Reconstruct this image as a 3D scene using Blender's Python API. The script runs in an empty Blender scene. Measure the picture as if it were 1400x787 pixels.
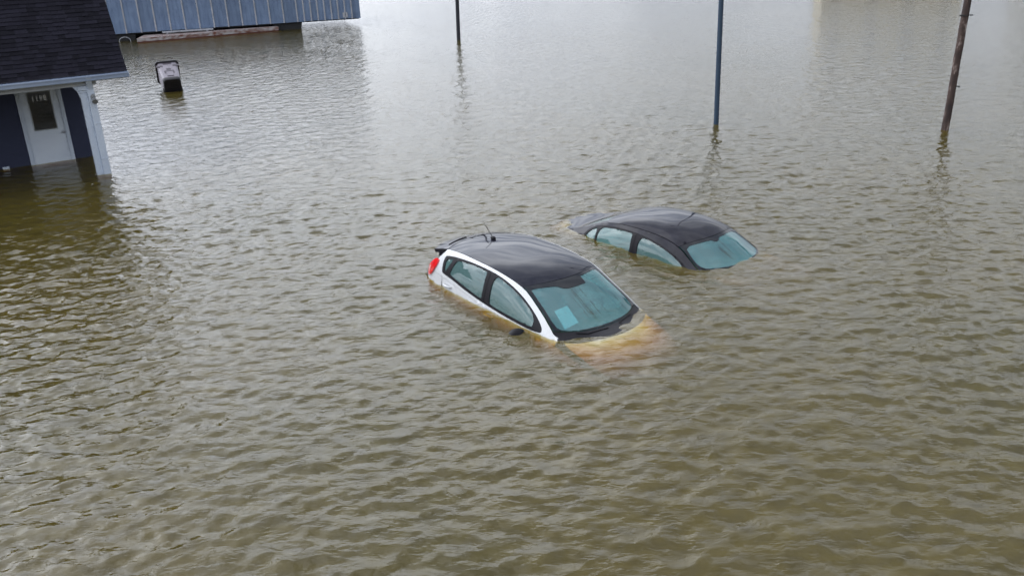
import bpy, bmesh, math, random
import numpy as np
from mathutils import Matrix, Vector, Euler
from mathutils.geometry import delaunay_2d_cdt

random.seed(7)
rng = np.random.default_rng(11)
scene = bpy.context.scene
C = scene.collection
R = math.radians

# ------------------------------------------------------------------ camera
CAM_H = 4.716
TH, RO = R(21.65), R(2.38)
Fv = Vector((0, math.cos(TH), -math.sin(TH)))
R0 = Vector((1, 0, 0)); U0 = Vector((0, math.sin(TH), math.cos(TH)))
Rv = math.cos(RO) * R0 - math.sin(RO) * U0
Uv = math.sin(RO) * R0 + math.cos(RO) * U0
cd = bpy.data.cameras.new('camera')
cam = bpy.data.objects.new('camera', cd); C.objects.link(cam)
m = Matrix((Rv, Uv, -Fv)).transposed().to_4x4(); m.translation = (0, 0, CAM_H)
cam.matrix_world = m
cd.sensor_width = 36.0; cd.lens = 36.0 * 1210 / 1400
cd.clip_start = 0.1; cd.clip_end = 3000
scene.camera = cam

# ------------------------------------------------------------------ sky and sun
SUN_EL, SUN_AZ = R(50), R(-62)          # azimuth clockwise from +Y (straight ahead)
sun_dir = Vector((math.sin(SUN_AZ) * math.cos(SUN_EL), math.cos(SUN_AZ) * math.cos(SUN_EL), math.sin(SUN_EL)))
world = bpy.data.worlds.new('World'); scene.world = world; world.use_nodes = True
wn, wl = world.node_tree.nodes, world.node_tree.links
wn.clear()
def N(t, **k):
    n = wn.new(t)
    for a, b in k.items(): setattr(n, a, b)
    return n
w_out = N('ShaderNodeOutputWorld'); w_bg = N('ShaderNodeBackground')
w_bg.inputs['Strength'].default_value = 0.1
wl.new(w_bg.outputs[0], w_out.inputs[0])
sky = N('ShaderNodeTexSky', sky_type='NISHITA'); sky.sun_disc = False
sky.sun_elevation = SUN_EL; sky.sun_rotation = SUN_AZ
tc = N('ShaderNodeTexCoord')
sep = N('ShaderNodeSeparateXYZ'); wl.new(tc.outputs['Generated'], sep.inputs[0])
def wmath(op, a, b=None, c=None):
    n = N('ShaderNodeMath', operation=op)
    for i, v in enumerate((a, b, c)):
        if v is None: continue
        if isinstance(v, (int, float)): n.inputs[i].default_value = v
        else: wl.new(v, n.inputs[i])
    return n.outputs[0]
zz = wmath('ADD', wmath('MAXIMUM', sep.outputs[2], 0.0), 0.16)
px_ = wmath('DIVIDE', sep.outputs[0], zz); py_ = wmath('DIVIDE', sep.outputs[1], zz)
comb = N('ShaderNodeCombineXYZ'); wl.new(px_, comb.inputs[0]); wl.new(py_, comb.inputs[1])
mp = N('ShaderNodeMapping'); mp.inputs['Rotation'].default_value = (0, 0, R(25)); mp.inputs['Scale'].default_value = (0.55, 1.15, 1)
wl.new(comb.outputs[0], mp.inputs[0])
nz = N('ShaderNodeTexNoise'); nz.inputs['Scale'].default_value = 2.6; nz.inputs['Detail'].default_value = 7; nz.inputs['Roughness'].default_value = 0.6
nz.inputs['Distortion'].default_value = 0.5
wl.new(mp.outputs[0], nz.inputs['Vector'])
ramp = N('ShaderNodeValToRGB')           # cloud body from dark undersides to bright thin cloud
ramp.color_ramp.elements[0].position = 0.36; ramp.color_ramp.elements[0].color = (0.30, 0.34, 0.43, 1)
ramp.color_ramp.elements[1].position = 0.62; ramp.color_ramp.elements[1].color = (0.93, 0.97, 1.04, 1)
wl.new(nz.outputs['Fac'], ramp.inputs[0])
sd = N('ShaderNodeVectorMath', operation='DOT_PRODUCT'); wl.new(tc.outputs['Generated'], sd.inputs[0]); sd.inputs[1].default_value = sun_dir
glow = wmath('POWER', wmath('MAXIMUM', wmath('MULTIPLY_ADD', sd.outputs['Value'], 0.5, 0.5), 0.0), 3.0)
gain = wmath('MULTIPLY_ADD', glow, 47.0, 8.5)       # thin cloud is brighter round the hidden sun
elev = N('ShaderNodeMapRange', interpolation_type='SMOOTHSTEP'); elev.inputs['From Min'].default_value = 0.0; elev.inputs['From Max'].default_value = 0.38
elev.inputs['To Min'].default_value = 0.60; elev.inputs['To Max'].default_value = 1.15; wl.new(sep.outputs[2], elev.inputs['Value'])
high = N('ShaderNodeMapRange', interpolation_type='SMOOTHSTEP'); high.inputs['From Min'].default_value = 0.38; high.inputs['From Max'].default_value = 0.80
high.inputs['To Min'].default_value = 1.0; high.inputs['To Max'].default_value = 0.55; wl.new(sep.outputs[2], high.inputs['Value'])   # thinner cloud overhead
gain = wmath('MULTIPLY', wmath('MULTIPLY', gain, elev.outputs[0]), high.outputs[0])
cl = N('ShaderNodeVectorMath', operation='SCALE'); wl.new(ramp.outputs[0], cl.inputs[0]); wl.new(gain, cl.inputs['Scale'])
nz2 = N('ShaderNodeTexNoise'); nz2.inputs['Scale'].default_value = 0.9; nz2.inputs['Detail'].default_value = 6
mp2 = N('ShaderNodeMapping'); mp2.inputs['Location'].default_value = (4.3, 1.7, 0); mp2.inputs['Scale'].default_value = (0.6, 1.2, 1)
wl.new(comb.outputs[0], mp2.inputs[0]); wl.new(mp2.outputs[0], nz2.inputs['Vector'])
cov = N('ShaderNodeMapRange'); cov.inputs['From Min'].default_value = 0.32; cov.inputs['From Max'].default_value = 0.52
cov.inputs['To Min'].default_value = 0.35; cov.inputs['To Max'].default_value = 1.0
wl.new(wmath('MULTIPLY_ADD', sep.outputs[2], -0.10, wmath('ADD', nz2.outputs['Fac'], 0.04)), cov.inputs['Value'])
mixs = N('ShaderNodeMix', data_type='RGBA')
wl.new(cov.outputs[0], mixs.inputs[0]); wl.new(sky.outputs[0], mixs.inputs[6]); wl.new(cl.outputs[0], mixs.inputs[7])
wl.new(mixs.outputs[2], w_bg.inputs['Color'])

sl = bpy.data.lights.new('sun', 'SUN'); sl.energy = 0.6; sl.angle = R(70); sl.color = (1.0, 0.965, 0.92)
sun = bpy.data.objects.new('sun', sl); C.objects.link(sun)
sun.rotation_euler = (-sun_dir).to_track_quat('-Z', 'Y').to_euler(); sun.location = (0, 0, 30)

vs = scene.view_settings
vs.view_transform = 'Standard'; vs.look = 'None'; vs.exposure = 0.30; vs.gamma = 1.0; vs.use_curve_mapping = False
scene.cycles.max_bounces = 8; scene.cycles.transparent_max_bounces = 12
scene.cycles.caustics_reflective = False; scene.cycles.caustics_refractive = False
scene.cycles.use_denoising = True; scene.cycles.denoising_input_passes = 'RGB'; scene.cycles.sample_clamp_indirect = 6

# ------------------------------------------------------------------ materials
def mat(name, col, rough=0.5, metal=0.0, spec=0.5, coat=0.0, noise=None, bump=None, rand=0.0, col2=None, stretch=(1, 1, 1), coords='Object'):
    """principled material; noise=(scale, amount) mottles between col and col2, bump=(scale, distance)"""
    mt = bpy.data.materials.new(name); mt.use_nodes = True
    nt = mt.node_tree; b = nt.nodes['Principled BSDF']
    b.inputs['Base Color'].default_value = (*col, 1); b.inputs['Roughness'].default_value = rough
    b.inputs['Metallic'].default_value = metal; b.inputs['Specular IOR Level'].default_value = spec
    b.inputs['Coat Weight'].default_value = coat; b.inputs['Coat Roughness'].default_value = 0.03
    L = nt.links.new
    src = None
    if noise or bump:
        t = nt.nodes.new('ShaderNodeTexCoord'); mpn = nt.nodes.new('ShaderNodeMapping'); mpn.inputs['Scale'].default_value = stretch
        L(t.outputs[coords], mpn.inputs[0])
    if noise:
        n1 = nt.nodes.new('ShaderNodeTexNoise'); n1.inputs['Scale'].default_value = noise[0]; n1.inputs['Detail'].default_value = 8; n1.inputs['Roughness'].default_value = 0.62
        L(mpn.outputs[0], n1.inputs['Vector'])
        mr = nt.nodes.new('ShaderNodeMapRange'); mr.inputs['From Min'].default_value = 0.5 - noise[1] / 2; mr.inputs['From Max'].default_value = 0.5 + noise[1] / 2
        L(n1.outputs['Fac'], mr.inputs['Value'])
        mx = nt.nodes.new('ShaderNodeMix'); mx.data_type = 'RGBA'
        mx.inputs[6].default_value = (*col, 1); mx.inputs[7].default_value = (*(col2 or tuple(c * 0.6 for c in col)), 1)
        L(mr.outputs[0], mx.inputs[0]); src = mx.outputs[2]
    if rand:
        oi = nt.nodes.new('ShaderNodeObjectInfo'); mr2 = nt.nodes.new('ShaderNodeMapRange')
        mr2.inputs['To Min'].default_value = 1 - rand; mr2.inputs['To Max'].default_value = 1 + rand
        L(oi.outputs['Random'], mr2.inputs['Value'])
        sc_ = nt.nodes.new('ShaderNodeVectorMath'); sc_.operation = 'SCALE'
        if src: L(src, sc_.inputs[0])
        else: sc_.inputs[0].default_value = col
        L(mr2.outputs[0], sc_.inputs['Scale']); src = sc_.outputs[0]
    if src: L(src, b.inputs['Base Color'])
    if bump:
        n2 = nt.nodes.new('ShaderNodeTexNoise'); n2.inputs['Scale'].default_value = bump[0]; n2.inputs['Detail'].default_value = 6
        L(mpn.outputs[0], n2.inputs['Vector'])
        bp = nt.nodes.new('ShaderNodeBump'); bp.inputs['Distance'].default_value = bump[1]; bp.inputs['Strength'].default_value = 1.0
        L(n2.outputs['Fac'], bp.inputs['Height']); L(bp.outputs[0], b.inputs['Normal'])
    return mt

M = {}
M['ground'] = mat('asphalt', (0.05, 0.047, 0.042), 0.9, noise=(1.3, 0.5))
M['white_paint'] = mat('white_car_paint', (0.53, 0.54, 0.555), 0.3, coat=0.3, noise=(3.0, 0.7), col2=(0.46, 0.455, 0.44))
M['black_roof'] = mat('black_roof_paint', (0.006, 0.006, 0.012), 0.045, spec=0.14, noise=(6, 0.5), col2=(0.02, 0.02, 0.026))
M['black_paint'] = mat('dark_car_paint', (0.010, 0.009, 0.012), 0.05, spec=0.14, noise=(5, 0.5), col2=(0.028, 0.027, 0.034))
M['trim'] = mat('black_trim', (0.010, 0.009, 0.011), 0.45, spec=0.12)
M['frit'] = mat('black_glass_border', (0.006, 0.007, 0.010), 0.06, spec=0.25)
M['rubber'] = mat('rubber', (0.02, 0.02, 0.02), 0.8)
M['alloy'] = mat('alloy', (0.5, 0.5, 0.52), 0.35, metal=1)
M['interior'] = mat('grey_upholstery', (0.10, 0.11, 0.115), 0.9, noise=(9, 0.6))
M['dash'] = mat('dashboard_plastic', (0.045, 0.05, 0.055), 0.7)
M['paper'] = mat('paper', (0.66, 0.69, 0.69), 0.8)
M['red_lens'] = mat('red_lens', (0.62, 0.012, 0.014), 0.12, coat=1.0)
M['clear_lens'] = mat('clear_lens', (0.8, 0.45, 0.45), 0.12, coat=1.0)
M['navy'] = mat('navy_siding', (0.028, 0.034, 0.070), 0.75, noise=(5, 0.7), col2=(0.020, 0.025, 0.054))
M['white_wood'] = mat('white_painted_wood', (0.60, 0.66, 0.74), 0.5, noise=(2.5, 0.6), col2=(0.47, 0.53, 0.62), stretch=(1, 1, 0.4))
M['beige_wood'] = mat('beige_beam_paint', (0.50, 0.52, 0.53), 0.6, noise=(3, 0.6), col2=(0.40, 0.41, 0.42))
M['white_metal'] = mat('white_gutter_metal', (0.46, 0.54, 0.68), 0.32, noise=(3, 0.6), col2=(0.30, 0.37, 0.52), stretch=(0.3, 1, 1))
M['door_paint'] = mat('white_door_paint', (0.76, 0.81, 0.86), 0.42, noise=(2, 0.7), col2=(0.55, 0.61, 0.70))
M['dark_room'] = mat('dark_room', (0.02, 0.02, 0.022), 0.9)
M['brass'] = mat('dull_metal', (0.28, 0.28, 0.30), 0.35, metal=1)
M['grey_plastic'] = mat('grey_plastic', (0.2, 0.2, 0.2), 0.5)
M['digit'] = mat('white_digit', (0.85, 0.85, 0.82), 0.5)
M['orange'] = mat('orange_card', (0.5, 0.10, 0.04), 0.7)
M['card'] = mat('grey_card', (0.30, 0.31, 0.30), 0.8)
M['shingle'] = mat('dark_shingle', (0.015, 0.014, 0.021), 0.95, spec=0.15, noise=(26, 0.6), col2=(0.008, 0.0075, 0.012), bump=(160, 0.004), rand=0.42)
M['drip_edge'] = mat('dark_drip_edge', (0.012, 0.012, 0.016), 0.4)
M['blue_steel'] = mat('blue_steel_panel', (0.20, 0.275, 0.40), 0.5, noise=(2.6, 0.6), col2=(0.085, 0.125, 0.21), stretch=(1.3, 1.3, 0.5), rand=0.12)
M['rib'] = mat('pale_rib', (0.46, 0.47, 0.50), 0.5, noise=(3, 0.5))
M['black_steel'] = mat('black_pier', (0.012, 0.012, 0.013), 0.7)
M['rust_white'] = mat('flaked_paint_on_rust', (0.42, 0.39, 0.38), 0.8, noise=(3.4, 0.20), col2=(0.15, 0.055, 0.035), stretch=(0.6, 1.8, 1.6))
M['rust'] = mat('rust_red', (0.15, 0.055, 0.04), 0.85, noise=(3, 0.5))
M['roof_metal'] = mat('pale_metal_roof', (0.30, 0.32, 0.34), 0.5)
M['blue_pole'] = mat('blue_painted_steel', (0.026, 0.052, 0.090), 0.4, noise=(7, 0.6), col2=(0.018, 0.036, 0.062), stretch=(1, 1, 0.3))
M['dark_pole'] = mat('dark_creosote_wood', (0.020, 0.022, 0.030), 0.8, noise=(9, 0.6), stretch=(1, 1, 0.2))
M['lamp_glass'] = mat('lamp_lens', (0.5, 0.5, 0.5), 0.25)
M['bin'] = mat('mauve_grey_bin_plastic', (0.23, 0.205, 0.235), 0.45, noise=(5, 0.6), col2=(0.17, 0.15, 0.175))
M['bin_dark'] = mat('black_bin_plastic_and_shade', (0.010, 0.008, 0.011), 0.5)  # own black of the lid; on the base it stands in for shade
M['bin_recess'] = mat('bin_recess_shade', (0.05, 0.04, 0.052), 0.5)  # body plastic darkened to put in the shade of the recesses
M['cream'] = mat('cream_siding', (0.60, 0.52, 0.36), 0.8, noise=(1, 0.6), col2=(0.5, 0.44, 0.32))
M['pale_grey'] = mat('pale_grey_siding', (0.50, 0.50, 0.49), 0.8)
M['far_glass'] = mat('far_window_glass', (0.03, 0.035, 0.04), 0.1)
M['far_roof'] = mat('far_roof', (0.10, 0.095, 0.09), 0.9)

def wood_pole_mat():
    mt = bpy.data.materials.new('rusty_flaking_pole'); mt.use_nodes = True
    nt = mt.node_tree; b = nt.nodes['Principled BSDF']; L = nt.links.new
    t = nt.nodes.new('ShaderNodeTexCoord'); mpn = nt.nodes.new('ShaderNodeMapping'); mpn.inputs['Scale'].default_value = (1, 1, 0.4); L(t.outputs['Object'], mpn.inputs[0])
    n = nt.nodes.new('ShaderNodeTexNoise'); n.inputs['Scale'].default_value = 6; n.inputs['Detail'].default_value = 9; n.inputs['Roughness'].default_value = 0.7; L(mpn.outputs[0], n.inputs['Vector'])
    r = nt.nodes.new('ShaderNodeValToRGB'); e = r.color_ramp.elements
    e[0].position = 0.30; e[0].color = (0.012, 0.010, 0.012, 1); e[1].position = 0.70; e[1].color = (0.50, 0.44, 0.38, 1)
    for p, c in ((0.45, (0.034, 0.020, 0.016, 1)), (0.55, (0.060, 0.036, 0.028, 1)), (0.61, (0.21, 0.16, 0.14, 1))):
        x = e.new(p); x.color = c
    L(n.outputs['Fac'], r.inputs[0]); L(r.outputs[0], b.inputs['Base Color']); b.inputs['Roughness'].default_value = 0.85
    bp = nt.nodes.new('ShaderNodeBump'); bp.inputs['Distance'].default_value = 0.02; L(n.outputs['Fac'], bp.inputs['Height']); L(bp.outputs[0], b.inputs['Normal'])
    return mt
M['wood_pole'] = wood_pole_mat()

def glass_mat(name, tint, fog_sheen, fog_sheen_col, streak=0.0, rough=0.02):
    """tinted car glass misted on the inside: mirror-like outside, pale mist with clear run-down streaks within; on side panes it stands in for reflections"""
    mt = bpy.data.materials.new(name); mt.use_nodes = True
    nt = mt.node_tree; nt.nodes.clear(); L = nt.links.new; nd = nt.nodes.new
    out = nd('ShaderNodeOutputMaterial')
    tr = nd('ShaderNodeBsdfTransparent'); tr.inputs[0].default_value = (*tint, 1)
    df = nd('ShaderNodeBsdfDiffuse'); df.inputs[0].default_value = (*fog_sheen_col, 1)
    gl = nd('ShaderNodeBsdfGlossy'); gl.inputs['Roughness'].default_value = rough
    m1 = nd('ShaderNodeMixShader'); L(tr.outputs[0], m1.inputs[1]); L(df.outputs[0], m1.inputs[2])
    t = nd('ShaderNodeTexCoord'); mpn = nd('ShaderNodeMapping'); mpn.inputs['Scale'].default_value = (0.5, 22, 0.5); L(t.outputs['Object'], mpn.inputs[0])
    n1 = nd('ShaderNodeTexNoise'); n1.inputs['Scale'].default_value = 1.6; n1.inputs['Detail'].default_value = 4; L(mpn.outputs[0], n1.inputs['Vector'])
    n2 = nd('ShaderNodeTexNoise'); n2.inputs['Scale'].default_value = 2.2; n2.inputs['Detail'].default_value = 3; L(t.outputs['Object'], n2.inputs['Vector'])
    a = nd('ShaderNodeMapRange'); a.inputs['From Min'].default_value = 0.56; a.inputs['From Max'].default_value = 0.64; L(n1.outputs['Fac'], a.inputs['Value'])
    b = nd('ShaderNodeMapRange'); b.inputs['From Min'].default_value = 0.42; b.inputs['From Max'].default_value = 0.6; L(n2.outputs['Fac'], b.inputs['Value'])
    pr = nd('ShaderNodeMath'); pr.operation = 'MULTIPLY'; L(a.outputs[0], pr.inputs[0]); L(b.outputs[0], pr.inputs[1])
    s = nd('ShaderNodeMath'); s.operation = 'MULTIPLY_ADD'; L(pr.outputs[0], s.inputs[0]); s.inputs[1].default_value = -streak; s.inputs[2].default_value = fog_sheen
    L(s.outputs[0], m1.inputs[0])
    fr = nd('ShaderNodeFresnel'); fr.inputs['IOR'].default_value = 1.62
    geo = nd('ShaderNodeNewGeometry'); nb = nd('ShaderNodeMath'); nb.operation = 'SUBTRACT'; nb.inputs[0].default_value = 1; L(geo.outputs['Backfacing'], nb.inputs[1])
    fk = nd('ShaderNodeMath'); fk.operation = 'MULTIPLY'; L(fr.outputs[0], fk.inputs[0]); L(nb.outputs[0], fk.inputs[1])   # the pane does not bend light, so no total reflection on leaving it
    m2 = nd('ShaderNodeMixShader'); L(fk.outputs[0], m2.inputs[0]); L(m1.outputs[0], m2.inputs[1]); L(gl.outputs[0], m2.inputs[2])
    L(m2.outputs[0], out.inputs[0])
    return mt
M['windshield'] = glass_mat('misted_windshield', (0.66, 0.90, 0.91), 0.25, (0.115, 0.285, 0.305), 0.22)
M['side_glass'] = glass_mat('tinted_side_glass', (0.62, 0.82, 0.81), 0.20, (0.26, 0.40, 0.39), 0.17)  # pale tone and streaks stand in for sky and water reflections
M['house_glass'] = glass_mat('house_window_glass', (0.55, 0.55, 0.55), 0.0, (0.1, 0.1, 0.1), 0.0)

def water_mat():
    mt = bpy.data.materials.new('flood_water'); mt.use_nodes = True
    nt = mt.node_tree; nt.nodes.clear(); L = nt.links.new; nd = nt.nodes.new
    out = nd('ShaderNodeOutputMaterial')
    geo = nd('ShaderNodeNewGeometry')
    def tex(scale, stretch, rot, detail, rough=0.5):
        mpn = nd('ShaderNodeMapping'); mpn.vector_type = 'POINT'
        mpn.inputs['Rotation'].default_value = (0, 0, rot); mpn.inputs['Scale'].default_value = stretch
        L(geo.outputs['Position'], mpn.inputs[0])
        n = nd('ShaderNodeTexNoise'); n.noise_dimensions = '2D'; n.inputs['Scale'].default_value = scale; n.inputs['Detail'].default_value = detail; n.inputs['Roughness'].default_value = rough
        L(mpn.outputs[0], n.inputs['Vector']); return n.outputs['Fac']
    def bump(h, dist, prev=None):
        b = nd('ShaderNodeBump'); b.inputs['Distance'].default_value = dist; b.inputs['Strength'].default_value = 1
        L(h, b.inputs['Height'])
        if prev: L(prev, b.inputs['Normal'])
        return b.outputs[0]
    def ridge(h, amt):                     # sharpen the crests: h + amt * (1 - |2h - 1|)
        a = nd('ShaderNodeMath'); a.operation = 'MULTIPLY_ADD'; L(h, a.inputs[0]); a.inputs[1].default_value = 2; a.inputs[2].default_value = -1
        c = nd('ShaderNodeMath'); c.operation = 'ABSOLUTE'; L(a.outputs[0], c.inputs[0])
        d = nd('ShaderNodeMath'); d.operation = 'MULTIPLY_ADD'; L(c.outputs[0], d.inputs[0]); d.inputs[1].default_value = -amt; L(h, d.inputs[2]); return d.outputs[0]
    b0 = bump(tex(1.5, (1, 2.2, 1), R(-14), 2.0), 0.022)
    b1 = bump(ridge(tex(3.4, (1, 2.0, 1), R(-10), 3.0), 0.5), 0.0145, b0)
    b2 = bump(ridge(tex(9.5, (1, 1.8, 1), R(12), 3.0, 0.6), 0.4), 0.0036, b1)
    df = nd('ShaderNodeBsdfDiffuse'); df.inputs[0].default_value = (0.125, 0.094, 0.040, 1)
    silt = tex(0.22, (1, 1, 1), 0, 5, 0.6)
    mx = nd('ShaderNodeMix'); mx.data_type = 'RGBA'; mx.inputs[6].default_value = (0.218, 0.165, 0.036, 1); mx.inputs[7].default_value = (0.186, 0.148, 0.033, 1)
    mr = nd('ShaderNodeMapRange'); mr.inputs['From Min'].default_value = 0.35; mr.inputs['From Max'].default_value = 0.65; L(silt, mr.inputs['Value']); L(mr.outputs[0], mx.inputs[0]); L(mx.outputs[2], df.inputs[0])
    tr = nd('ShaderNodeBsdfTransparent'); tr.inputs[0].default_value = (1, 1, 1, 1)
    body = nd('ShaderNodeMixShader'); 
    turb = nd('ShaderNodeMapRange'); turb.inputs['From Min'].default_value = 0.3; turb.inputs['From Max'].default_value = 0.7; turb.inputs['To Min'].default_value = 0.21; turb.inputs['To Max'].default_value = 0.31
    L(tex(3.0, (1, 1.6, 1), 0, 5, 0.65), turb.inputs['Value']); L(turb.outputs[0], body.inputs[0]); L(tr.outputs[0], body.inputs[1]); L(df.outputs[0], body.inputs[2])
    gl = nd('ShaderNodeBsdfGlossy'); gl.inputs['Roughness'].default_value = 0.03; L(b2, gl.inputs['Normal'])
    fr = nd('ShaderNodeFresnel'); fr.inputs['IOR'].default_value = 1.38; L(b2, fr.inputs['Normal'])
    nb = nd('ShaderNodeMath'); nb.operation = 'SUBTRACT'; nb.inputs[0].default_value = 1; L(geo.outputs['Backfacing'], nb.inputs[1])
    fk = nd('ShaderNodeMath'); fk.operation = 'MULTIPLY'; L(fr.outputs[0], fk.inputs[0]); L(nb.outputs[0], fk.inputs[1])
    ms = nd('ShaderNodeMixShader'); L(fk.outputs[0], ms.inputs[0]); L(body.outputs[0], ms.inputs[1]); L(gl.outputs[0], ms.inputs[2])
    L(ms.outputs[0], out.inputs['Surface'])
    va = nd('ShaderNodeVolumeAbsorption'); va.inputs['Color'].default_value = (0.86, 0.72, 0.20, 1); va.inputs['Density'].default_value = 22
    L(va.outputs[0], out.inputs['Volume'])
    return mt
M['water'] = water_mat()

# ------------------------------------------------------------------ mesh helpers
def mesh_obj(name, verts, faces, material=None, parent=None, smooth=False, smooth_mask=None):
    me = bpy.data.meshes.new(name); me.from_pydata([tuple(v) for v in verts], [], faces); me.update()
    if smooth: me.polygons.foreach_set('use_smooth', [True] * len(me.polygons))
    if smooth_mask is not None: me.polygons.foreach_set('use_smooth', smooth_mask)
    if material: me.materials.append(M[material])
    o = bpy.data.objects.new(name, me); C.objects.link(o)
    if parent: o.parent = parent
    return o
def empty(name, loc=(0, 0, 0), rot=(0, 0, 0)):
    o = bpy.data.objects.new(name, None); C.objects.link(o); o.location = loc; o.rotation_euler = rot; o.empty_display_size = 0.3
    return o
def tag(o, label=None, cat=None, group=None, kind=None):
    if label: o['label'] = label
    if cat: o['category'] = cat
    if group: o['group'] = group
    if kind: o['kind'] = kind
    return o
class MB:
    def __init__(s): s.v = []; s.f = []; s.s = []
    def add(s, vs_, fs_, smooth=False, mtx=None):
        k = len(s.v)
        s.v += [tuple(mtx @ Vector(v)) if mtx else tuple(v) for v in vs_]; s.f += [tuple(i + k for i in f) for f in fs_]; s.s += [smooth] * len(fs_)
        return s
    def box(s, x0, x1, y0, y1, z0, z1, bev=0.0, mtx=None):
        bm = bmesh.new(); bmesh.ops.create_cube(bm, size=1)
        for v in bm.verts: v.co = Vector(((x0 + x1) / 2 + v.co.x * (x1 - x0), (y0 + y1) / 2 + v.co.y * (y1 - y0), (z0 + z1) / 2 + v.co.z * (z1 - z0)))
        if bev: bmesh.ops.bevel(bm, geom=list(bm.edges), offset=bev, segments=2, affect='EDGES', profile=0.5)
        bm.verts.index_update()
        s.add([v.co for v in bm.verts], [[v.index for v in f.verts] for f in bm.faces], False, mtx); bm.free(); return s
    def tube(s, pts, rad, n=12, cap=True):
        pts = [Vector(p) for p in pts]; rad = rad if hasattr(rad, '__len__') else [rad] * len(pts)
        vs_, fs_ = [], []; up = None
        for i, p in enumerate(pts):
            d = (pts[min(i + 1, len(pts) - 1)] - pts[max(i - 1, 0)]).normalized()
            if up is None: up = d.orthogonal().normalized()
            up = (up - d * up.dot(d)).normalized(); sd_ = d.cross(up)
            for k in range(n):
                a = 2 * math.pi * k / n; vs_.append(p + (up * math.cos(a) + sd_ * math.sin(a)) * rad[i])
        for i in range(len(pts) - 1):
            for k in range(n): fs_.append((i * n + k, i * n + (k + 1) % n, (i + 1) * n + (k + 1) % n, (i + 1) * n + k))
        s.add(vs_, fs_, True)
        if cap:
            s.add(vs_[:n], [tuple(range(n))[::-1]]); s.add(vs_[-n:], [tuple(range(n))])
        return s
    def ball(s, c, r, nu=16, nv=10):
        vs_, fs_ = [], []
        for j in range(nv + 1):
            t = math.pi * j / nv
            for i in range(nu):
                p = 2 * math.pi * i / nu; vs_.append((c[0] + r[0] * math.sin(t) * math.cos(p), c[1] + r[1] * math.sin(t) * math.sin(p), c[2] + r[2] * math.cos(t)))
        for j in range(nv):
            for i in range(nu): fs_.append((j * nu + i, (j + 1) * nu + i, (j + 1) * nu + (i + 1) % nu, j * nu + (i + 1) % nu))
        return s.add(vs_, fs_, True)
    def loft(s, rings, cap=True, smooth=True):
        n = len(rings[0]); vs_ = [p for r in rings for p in r]; fs_ = []
        for i in range(len(rings) - 1):
            for k in range(n): fs_.append((i * n + k, i * n + (k + 1) % n, (i + 1) * n + (k + 1) % n, (i + 1) * n + k))
        s.add(vs_, fs_, smooth)
        if cap: s.add(rings[0], [tuple(range(n))[::-1]]); s.add(rings[-1], [tuple(range(n))])
        return s
    def build(s, name, material, parent=None):
        o = mesh_obj(name, s.v, s.f, material, parent); o.data.polygons.foreach_set('use_smooth', s.s); return o
def rrect(w, d, z, r, n=5, cx=0, cy=0):
    pts = []
    for (sx, sy, a0) in ((1, 1, 0), (-1, 1, 90), (-1, -1, 180), (1, -1, 270)):
        for k in range(n + 1):
            a = R(a0 + 90 * k / n); pts.append((cx + sx * (w / 2 - r) + r * math.cos(a), cy + sy * (d / 2 - r) + r * math.sin(a), z))
    return pts

def pchip(pts):
    x = np.array([p[0] for p in pts], float); y = np.array([p[1] for p in pts], float)
    h = np.diff(x); dl = np.diff(y) / h; d = np.zeros_like(y)
    for i in range(1, len(x) - 1):
        if dl[i - 1] * dl[i] > 0:
            w1 = 2 * h[i] + h[i - 1]; w2 = h[i] + 2 * h[i - 1]; d[i] = (w1 + w2) / (w1 / dl[i - 1] + w2 / dl[i])
    d[0] = dl[0]; d[-1] = dl[-1]
    def f(t):
        t = min(max(t, x[0]), x[-1]); i = min(int(np.searchsorted(x, t, 'right')) - 1, len(h) - 1); i = max(i, 0)
        s = (t - x[i]) / h[i]
        return float((1 + 2 * s) * (1 - s) ** 2 * y[i] + s * (1 - s) ** 2 * h[i] * d[i] + s * s * (3 - 2 * s) * y[i + 1] + s * s * (s - 1) * h[i] * d[i + 1])
    return f
def chaikin(p, n=1):
    for _ in range(n):
        q = []
        for i in range(len(p)):
            a, b = p[i], p[(i + 1) % len(p)]
            q.append((a[0] * .75 + b[0] * .25, a[1] * .75 + b[1] * .25)); q.append((a[0] * .25 + b[0] * .75, a[1] * .25 + b[1] * .75))
        p = q
    return p
def resample(p, step):
    q = []
    for i in range(len(p)):
        a, b = p[i], p[(i + 1) % len(p)]; n = max(1, int(math.ceil(math.dist(a, b) / step)))
        for k in range(n): q.append((a[0] + (b[0] - a[0]) * k / n, a[1] + (b[1] - a[1]) * k / n))
    return q
def inside(pt, poly):
    x, y = pt; r = False; n = len(poly)
    for i in range(n):
        x1, y1 = poly[i]; x2, y2 = poly[(i + 1) % n]
        if (y1 > y) != (y2 > y) and x < (x2 - x1) * (y - y1) / (y2 - y1) + x1: r = not r
    return r
def dist_poly(pt, poly):
    P = np.array(poly); Q = np.roll(P, -1, 0); d = Q - P; p = np.array(pt)
    t = np.clip(((p - P) * d).sum(1) / np.maximum((d * d).sum(1), 1e-12), 0, 1)
    return np.sqrt((((P + d * t[:, None]) - p) ** 2).sum(1)).min()
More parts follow.
